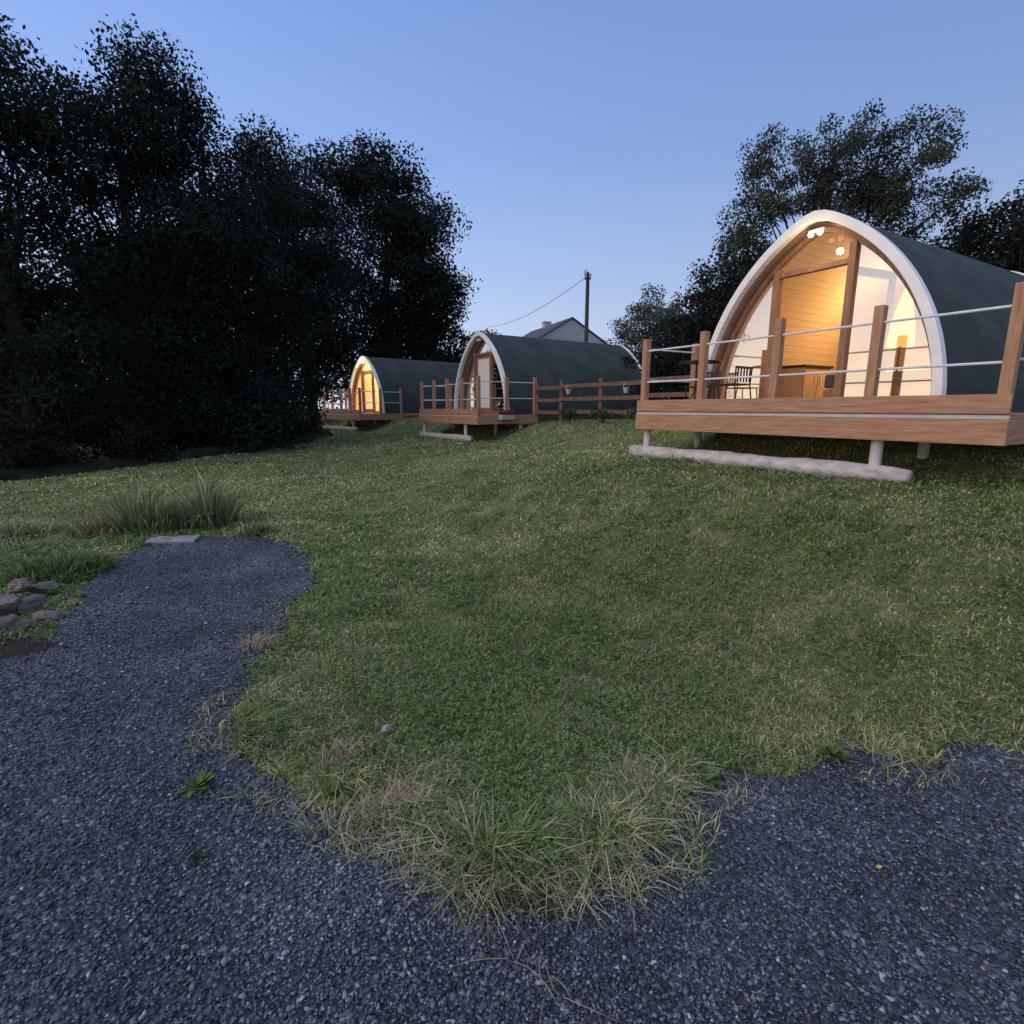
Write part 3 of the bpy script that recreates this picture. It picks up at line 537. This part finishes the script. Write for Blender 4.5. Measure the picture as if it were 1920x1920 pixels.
# low mossy bank at the foot of the trees
wp = [(-11.5, 9.6), (-9.7, 11.2), (-8.3, 13.2), (-7.5, 15.2), (-7.0, 17.4), (-7.0, 19.6), (-7.7, 21.8), (-9.4, 24.2)]; pts = []
for (a, b), (c2, d2) in zip(wp[:-1], wp[1:]):
    for k in range(14): pts.append((a+(c2-a)*k/14, b+(d2-b)*k/14))
mb = MB(); O = pts[0]; zo = gzf(*O); m = len(pts); prf = [(-.5, -.1), (-.40, .06), (-.24, .16), (-.05, .2), (.16, .17), (.32, .07), (.45, -.1)]
for i, (a, b) in enumerate(pts):
    q = pts[min(i+1, m-1)]; p = pts[max(i-1, 0)]; dx, dy = q[0]-p[0], q[1]-p[1]; l = math.hypot(dx, dy); nx, ny = dy/l, -dx/l
    for (u, v) in prf:
        k = noise.noise(Vector((a*2.1, b*2.1, u*4)))*.16; kz = (1+.6*noise.noise(Vector((a*1.1, b*1.1, 9)))) ; X_, Y_ = a+nx*(u+k), b+ny*(u+k); mb.v.append((X_-O[0], Y_-O[1], gzf(a, b)-zo+v*kz+(.09*noise.noise(Vector((X_*3.5, Y_*3.5, v*5))) if v > 0 else 0)))
for i in range(m-1):
    for j in range(6): mb.f.append((i*7+j, i*7+j+1, i*7+8+j, i*7+7+j))
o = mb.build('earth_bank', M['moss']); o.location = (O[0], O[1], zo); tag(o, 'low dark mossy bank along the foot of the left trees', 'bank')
for x, y, hh, lab in ((4.7, 16.8, 2.5, 'dark bush behind the fence just left of the nearest pod'), (6.2, 15.6, 2.4, 'dark bush hidden behind the nearest pod left side'), (2.9, 22.2, 2.0, 'dark bush behind the rear of the middle pod')):
    tree(lab, x, y, [(0, 0, hh*.55, 1.3, 1, hh*.5), (.4, 0, hh*.3, 1.4, 1, hh*.35)], 6000, .12, .05, dk, 50, .45, 'bushes behind the fence', 'shrub', 'shrub', 14)
for x, y, lab in ((1.55, 14.55, 'leafy weed at the foot of the fence near the middle pod'), (2.3, 13.5, 'leafy weed at the foot of the fence in its middle'), (2.85, 12.4, 'leafy weed at the foot of the fence near the large deck')):
    tree(lab, x, y, [(0, 0, .18, .34, .26, .18)], 500, .08, .012, (.09, .13, .055), 14, .14, 'weeds along the fence', 'weed', 'weed', 8)
# ------------------------------------------------------------------ house, pole, wire
t = thing('house', 'distant pale gabled house with slate roof seen over the middle pod', 'house', (4.5, 42, gzf(4.5, 42)), .35)
w, ev, ap, dp = 2.9, 5.3, 7.0, 8
mb = MB(); mb.v = [(-w, 0, -.3), (w, 0, -.3), (w, 0, ev), (0, 0, ap), (-w, 0, ev), (-w, dp, -.3), (w, dp, -.3), (w, dp, ev), (0, dp, ap), (-w, dp, ev)]
mb.f = [(0, 1, 2, 3, 4), (9, 8, 7, 6, 5), (0, 4, 9, 5), (1, 6, 7, 2)]; mb.build('wall', M['render'], t)
mb = MB()
for s_ in (-1, 1):
    n = len(mb.v); k = (ap-ev)/w; e = w+.35
    mb.v += [(0, -.12, ap+.03), (s_*e, -.12, ap-k*e+.03), (s_*e, dp+.25, ap-k*e+.03), (0, dp+.25, ap+.03), (0, -.12, ap+.12), (s_*e, -.12, ap-k*e+.12), (s_*e, dp+.25, ap-k*e+.12), (0, dp+.25, ap+.12)]
    mb.f += [tuple(n+i for i in q) for q in ((0, 1, 2, 3), (4, 7, 6, 5), (0, 4, 5, 1), (3, 2, 6, 7), (1, 5, 6, 2))]
rf = mb.build('roof', M['slate'], t); MB().box(-.3, .3, 4.5, 5.0, ap-.2, ap+.35).box(-.35, .35, 4.45, 5.05, ap+.352, ap+.45).build('chimney', M['render'], rf)
MB().box(-1.3, -.3, -.04, .02, 3.2, 4.4).build('window', M['pane'], t); MB().box(.5, 1.5, -.04, .02, 3.2, 4.4).build('window', M['pane'], t)
px, py = 3.72, 28.; pz = gzf(px, py)
t = thing('utility_pole', 'dark wooden utility pole rising behind the middle pod roof', 'pole', (px, py, pz))
PT = 8.15-pz
MB().tube([(0, 0, -.4), (0, 0, PT*.5), (0, 0, PT)], [.11, .09, .075], 12).build('pole', M['pole'], t)
MB().box(-.16, .16, -.13, -.07, PT-.35, PT-.27).build('bracket', M['black'], t); MB().tube([(-.14, -.1, PT-.25), (-.14, -.1, PT+.02), (-.06, -.1, PT+.1)], .025, 8).build('insulator', M['slate'], t); MB().tube([(.14, -.1, PT-.25), (.14, -.1, PT-.08)], .025, 8).build('insulator', M['slate'], t)
MB().tube([(.1, 0, PT*.5), (.09, 0, PT-.1), (.02, 0, PT+.06)], .015, 6).build('cable_guard', M['pole'], t)
A0 = Vector((px-.14, py-.1, 7.85)); B0 = Vector((-2.1, 46.5, 8.2)); pts = [A0.lerp(B0, k/16)-Vector((0, 0, .5*math.sin(math.pi*k/16))) for k in range(17)]
tag(MB().tube(pts, .014, 5).build('overhead_wire', M['black']), 'thin overhead wire running left from the utility pole', 'wire')
# ------------------------------------------------------------------ foreground things
def clump(label, px, py, n, h, rad, green, name='grass_clump', cat='grass'):
    x, y = gp(px, py); z = gzf(x, y); q = rng.normal(0, rad, (n, 2)); rr = np.hypot(q[:, 0], q[:, 1]); q *= np.minimum(1, 1.7*rad/np.maximum(rr, 1e-6))[:, None]*rng.uniform(.75, 1, (n, 1)); az = np.arctan2(q[:, 1], q[:, 0])+rng.normal(0, 1.2, n)
    pal = np.array(green)[rng.integers(0, len(green), n)]*rng.uniform(.6, 1.4, (n, 1))
    V, Fq, C = blades(q[:, 0], q[:, 1], gz(q[:, 0]+x, q[:, 1]+y)-z, h*rng.random(n)**1.7*1.2*np.exp(-(np.hypot(q[:, 0], q[:, 1])/(2.0*rad))**2)+.03, rng.uniform(.006, .024, n), rng.uniform(.05, 1.4, n), pal, az)
    o = np_obj(name, V, Fq, M['grass'], C); o.location = (x, y, z); return tag(o, label, cat, 'tall grass clumps left of the gravel')
gg = [(.22, .27, .125), (.30, .34, .17), (.18, .235, .10), (.46, .42, .25)]; ggd = [(.12, .18, .065), (.16, .22, .085), (.09, .135, .05)]
clump('tall grass clump with seed heads behind the pale slab', 275, 990, 1000, .70, .23, gg); clump('tall grass clump right of the one behind the slab', 400, 982, 900, .84, .17, gg)
clump('low dark green grass clump left of the gravel path bend', 115, 1078, 1200, .22, .26, ggd); clump('straggly grass clump at the left frame edge', 20, 1005, 600, .22, .26, gg); clump('short grass clump at the top edge of the gravel path', 475, 1003, 500, .18, .13, ggd+gg)
clump('pale dry grass clump left of the other tall clumps', 195, 995, 600, .26, .24, [(.34, .31, .17), (.42, .38, .22), (.17, .2, .08)]); clump('mid height grass clump between the two tall clumps', 338, 988, 700, .42, .2, gg)
def stone(label, px, py, s, dz=0, m='stone', grp='rough stones in the pile at the left edge', seed=0):
    x, y = gp(px, py); bm = bmesh.new(); bmesh.ops.create_icosphere(bm, subdivisions=4, radius=1)
    rnd = random.Random(seed); cuts = [(Vector((rnd.gauss(0, 1), rnd.gauss(0, 1), rnd.gauss(0, .8))).normalized(), rnd.uniform(.5, .8)) for _ in range(11)]
    for v in bm.verts:
        p = v.co.copy()
        for n_, d in cuts:
            q = p.dot(n_)-d
            if q > 0: p -= n_*q*.95
        p *= 1+.10*noise.noise(p*3+Vector((seed, 0, 0)))+.06*noise.noise(p*8)+.03*noise.noise(p*19); v.co = Vector((p.x*s[0], p.y*s[1], p.z*s[2]))
    me = bpy.data.meshes.new('stone'); bm.to_mesh(me); bm.free(); me.materials.append(M[m])
    o = link(bpy.data.objects.new('stone', me)); o.location = (x, y, gzf(x, y)+s[2]*.3+dz); o.rotation_euler = (rnd.uniform(-.25, .25), rnd.uniform(-.25, .25), rnd.uniform(0, 6)); return tag(o, label, 'stone', grp)
stone('long flat stone topping the pile at the left edge', 40, 1130, (.17, .11, .06), .13, seed=1); stone('rounded brownish stone in the middle of the left pile', 62, 1148, (.12, .10, .09), .02, seed=2); stone('pale stone at the front right of the left pile', 85, 1165, (.12, .09, .06), 0, seed=3)
stone('dark stone at the bottom of the left pile by the frame', 8, 1185, (.15, .12, .1), 0, seed=4); stone('squarish stone at the frame edge in the left pile', 12, 1158, (.13, .11, .1), .08, seed=5); stone('small stone at the right end of the left pile', 112, 1128, (.09, .07, .045), .0, seed=6); stone('flat stone at the back of the left pile', 80, 1116, (.14, .1, .06), .05, seed=8); stone('angular stone low in the front of the left pile', 42, 1180, (.11, .09, .07), 0, seed=9)
stone('lone small grey stone half sunk in the lawn grass', 725, 1372, (.035, .03, .025), .008, 'slab', 'single stones', seed=7)
x, y = gp(325, 1016); o = MB().box(-.26, .26, -.15, .15, -.02, .025).build('stone_slab', M['slab'], None, bevel=.01); o.location = (x, y, gzf(x, y)+.02); o.rotation_euler = (0, .03, .3); tag(o, 'pale flat stone slab at the top end of the gravel path', 'slab')
def weed(label, px, py, n, l, col):
    x, y = gp(px, py); a = rng.uniform(0, 6.28, n); up = rng.uniform(.2, 1.1, n); ll = l*rng.uniform(.5, 1.2, n); V = np.zeros((n, 6, 3)); d = np.stack([np.cos(a)*np.cos(up), np.sin(a)*np.cos(up), np.sin(up)], -1); s_ = np.stack([-np.sin(a), np.cos(a), 0*a], -1)
    for i, (f, wv) in enumerate(((.05, .03), (.05, -.03), (.6, -.15), (1, 0), (.55, .15))): V[:, i] = d*(ll*f)[:, None]+s_*(ll*wv)[:, None]; V[:, i, 2] -= .3*ll*f*f
    Fq = np.concatenate([np.array([(0, 1, 2), (0, 2, 4), (4, 2, 3)])+6*i for i in range(n)]); o = np_obj('weed', V.reshape(-1, 3), Fq, M['leaf'], np.repeat(tint(col, n), 6, 0)); o.location = (x, y, gzf(x, y)+.02); return tag(o, label, 'weed')
weed('leafy green dandelion weed growing in the gravel left of the lawn', 372, 1485, 44, .085, (.12, .19, .06)); weed('small dark weed in the gravel at the lower left', 375, 1620, 16, .05, (.05, .07, .03))
weed('thick leafy weed at the very corner of the lawn', 1000, 1605, 80, .12, (.11, .17, .055)); weed('broad leaved weed on the lawn corner left side', 900, 1575, 60, .11, (.12, .17, .055)); weed('broad leaved weed on the lawn corner right side', 1120, 1570, 64, .115, (.11, .17, .055)); weed('bright leafy weed in the lawn above the corner', 1040, 1540, 56, .10, (.15, .22, .07))
weed('ragged weed on the left lawn edge below the bend', 470, 1390, 34, .07, (.11, .16, .05)); weed('ragged weed on the right lawn edge by the gravel', 1330, 1470, 40, .08, (.11, .17, .055)); weed('leafy weed at the lower left lawn edge by the straw', 620, 1500, 40, .08, (.12, .17, .055)); weed('spreading weed on the right lawn edge near the frame', 1560, 1425, 40, .09, (.12, .17, .055))
def soil(label, px, py, rx, ry):
    cx_, cy_ = gp(px, py); nn = 48; mb = MB(); mb.v = [(0, 0, .03)]
    for f in (.5, 1.):
        for k in range(nn):
            a = 2*math.pi*k/nn; rr_ = f*(1+.4*noise.noise(Vector((math.cos(a)*1.7, math.sin(a)*1.7, px)))+.35*noise.noise(Vector((math.cos(a)*5, math.sin(a)*5, px+5)))); xx, yy = rr_*rx*math.cos(a), rr_*ry*math.sin(a); mb.v.append((xx, yy, gzf(cx_+xx, cy_+yy)-gzf(cx_, cy_)+(.030+.014*noise.noise(Vector((xx*30, yy*30, 0))) if f < 1 else .008)))
    mb.f = [(0, 1+k, 1+(k+1) % nn) for k in range(nn)]+[(1+k, 1+nn+k, 1+nn+(k+1) % nn, 1+(k+1) % nn) for k in range(nn)]
    o = mb.build('soil_patch', M['soil'], None, smooth=True); o.location = (cx_, cy_, gzf(cx_, cy_)); tag(o, label, 'soil', kind='structure')
soil('dark bare soil at the corner of the lawn', 970, 1685, .175, .09); soil('bare dark earth below the stone pile at the left edge', 5, 1220, .32, .2)
M['strawm'] = noisy('straw_stalks', [(.3, (.17, .125, .08)), (.7, (.38, .30, .19))], 9, .9, 0)
M['strawd'] = noisy('brown_stalks', [(.3, (.06, .042, .027)), (.7, (.21, .155, .105))], 9, .9, 0)
def stalk(mb, rr, x, y, x0, y0, z0, ln, rad=.0014):
    a = rr.uniform(0, 6.28); l = ln*rr.uniform(.5, 1.3); c = rr.uniform(-.8, .8); q = []; up = rr.random()
    for i in range(6):
        q.append((x-x0, y-y0, gzf(x, y)-z0+.036+.035*math.sin(i/5*math.pi)*up)); x += math.cos(a+c*i/5)*l/5; y += math.sin(a+c*i/5)*l/5
    mb.tube(q, [rad*.9, rad, rad, rad*.8, rad*.6, rad*.3], 4)
def tangle(label, pts, n, ln, seed, m):
    rr = random.Random(seed); mb = MB(); x0, y0 = gp(*pts[len(pts)//2]); z0 = gzf(x0, y0)
    for k in range(n):
        p = rr.choice(pts); x, y = gp(p[0]+rr.uniform(-45, 45), p[1]+rr.uniform(-14, 14)); stalk(mb, rr, x, y, x0, y0, z0, ln)
    o = mb.build('dry_grass_tangle', M[m]); o.location = (x0, y0, z0); return tag(o, label, 'dry grass')
tangle('tangle of dry brown roots and straw at the lawn corner tip', [(900, 1660), (960, 1690), (1020, 1685), (1080, 1665), (950, 1715), (1000, 1645)], 90, .11, 1, 'strawd')
def stalks(label, pts, n, ln, seed, grp):
    rr = random.Random(seed)
    for k in range(n):
        p = rr.choice(pts); x0, y0 = gp(p[0]+rr.uniform(-30, 30), p[1]+rr.uniform(-12, 12)); z0 = gzf(x0, y0); mb = MB(); stalk(mb, rr, x0, y0, x0, y0, z0, ln, .0017)
        o = mb.build('dry_stalk', M['strawm']); o.location = (x0, y0, z0-.012); tag(o, label, 'dry stalk', grp)
stalks('dry straw stalk lying on the gravel below the lawn corner', [(910, 1790), (960, 1820), (1010, 1845), (1040, 1880)], 9, .14, 2, 'straw stalks below the lawn corner')
stalks('dry straw stalk along the left lawn edge by the path', [(470, 1200), (500, 1180), (440, 1300), (480, 1330), (490, 1210)], 16, .2, 3, 'straw stalks on the left lawn edge'); stalks('pale straw stalk on the gravel beside the dandelion', [(420, 1500), (480, 1530)], 5, .1, 4, 'straw stalks by the dandelion')
stalks('dry straw stalk sticking out right of the lawn corner', [(1130, 1650), (1180, 1670), (1090, 1690)], 10, .12, 5, 'straw stalks right of the lawn corner')
def straw_tuft(label, px, py, n):
    x, y = gp(px, py); z = gzf(x, y); q = np.clip(rng.normal(0, .05, (n, 2)), -.09, .09); V, Fq, C = blades(q[:, 0], q[:, 1], gz(q[:, 0]+x, q[:, 1]+y)-z, rng.uniform(.04, .11, n), rng.uniform(.003, .005, n), rng.uniform(.5, 1.6, n), tint((.42, .35, .23), n))
    o = np_obj('straw_tuft', V, Fq, M['grass'], C); o.location = (x, y, z); tag(o, label, 'dry grass', 'dry straw tufts along the lawn edge')
straw_tuft('dry straw tuft left of the lawn corner', 760, 1510, 240); straw_tuft('dry straw tuft just above the lawn corner', 880, 1550, 160); straw_tuft('bleached straw tuft further up the left lawn edge', 650, 1420, 180); straw_tuft('brownish straw tuft right of the lawn corner', 1180, 1460, 110); straw_tuft('dry straw tuft near the bend of the path', 480, 1215, 200); straw_tuft('dry straw tuft at the lower left lawn edge', 700, 1545, 240)
for i, (px_, py_, lab) in enumerate(((1645, 1640, 'yellow fallen leaf on the right gravel'), (1410, 1890, 'orange fallen leaf on the gravel at the bottom'), (800, 1530, 'yellow fallen leaf in the dry grass by the lawn corner'))):
    x, y = gp(px_, py_); mb = MB(); mb.v = [(-.012, 0, .004), (0, -.007, 0), (.013, 0, .005), (0, .007, .001), (0, 0, -.003)]; mb.f = [(0, 1, 4), (1, 2, 4), (2, 3, 4), (3, 0, 4)]
    o = mb.build('fallen_leaf', M['yellow'] if i in (0, 2) else M['strawm']); o.location = (x, y, gzf(x, y)+.03); o.rotation_euler = (.2, .1, i*1.3); tag(o, lab, 'leaf')
# ------------------------------------------------------------------ sky and light
w = bpy.data.worlds.new('World'); S.world = w; w.use_nodes = True; nt = w.node_tree; bg = nt.nodes['Background']
tc = nd(nt, 'ShaderNodeTexCoord'); sx = nd(nt, 'ShaderNodeSeparateXYZ'); nt.links.new(tc.outputs['Generated'], sx.inputs[0])
def mt(op, a, b=None):
    n = nd(nt, 'ShaderNodeMath', operation=op)
    for i, q in enumerate((a, b)):
        if q is None: continue
        if isinstance(q, (int, float)): n.inputs[i].default_value = q
        else: nt.links.new(q, n.inputs[i])
    return n.outputs[0]
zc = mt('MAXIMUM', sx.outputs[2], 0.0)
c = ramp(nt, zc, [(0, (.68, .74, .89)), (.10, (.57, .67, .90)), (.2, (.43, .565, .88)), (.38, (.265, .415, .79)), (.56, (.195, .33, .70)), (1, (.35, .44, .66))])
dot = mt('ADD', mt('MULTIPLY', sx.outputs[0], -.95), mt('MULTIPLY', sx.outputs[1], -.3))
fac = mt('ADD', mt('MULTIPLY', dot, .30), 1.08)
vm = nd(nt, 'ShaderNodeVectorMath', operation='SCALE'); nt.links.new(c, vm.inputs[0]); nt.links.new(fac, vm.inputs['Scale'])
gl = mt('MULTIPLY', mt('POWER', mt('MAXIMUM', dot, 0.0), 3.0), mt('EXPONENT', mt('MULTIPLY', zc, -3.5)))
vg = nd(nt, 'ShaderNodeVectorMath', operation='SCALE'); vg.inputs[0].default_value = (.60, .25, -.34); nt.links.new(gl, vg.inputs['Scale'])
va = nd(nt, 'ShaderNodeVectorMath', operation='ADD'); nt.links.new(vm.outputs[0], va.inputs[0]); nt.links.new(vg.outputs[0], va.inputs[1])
sky = nd(nt, 'ShaderNodeTexSky', sky_type='NISHITA'); sky.sun_disc = False; sky.sun_elevation = R(2); sky.sun_rotation = math.atan2(-.95, -.3)
vs = nd(nt, 'ShaderNodeVectorMath', operation='SCALE'); nt.links.new(sky.outputs[0], vs.inputs[0]); vs.inputs['Scale'].default_value = .01
vb = nd(nt, 'ShaderNodeVectorMath', operation='ADD'); nt.links.new(va.outputs[0], vb.inputs[0]); nt.links.new(vs.outputs[0], vb.inputs[1])
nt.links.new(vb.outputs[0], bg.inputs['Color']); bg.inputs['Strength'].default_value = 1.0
sl = bpy.data.lights.new('sun', 'SUN'); sl.energy = 1.6; sl.angle = R(60); sl.color = (1, .80, .62)
so = bpy.data.objects.new('sun', sl); link(so); so.rotation_euler = Vector((.9, .55, -.75)).to_track_quat('-Z', 'Y').to_euler()
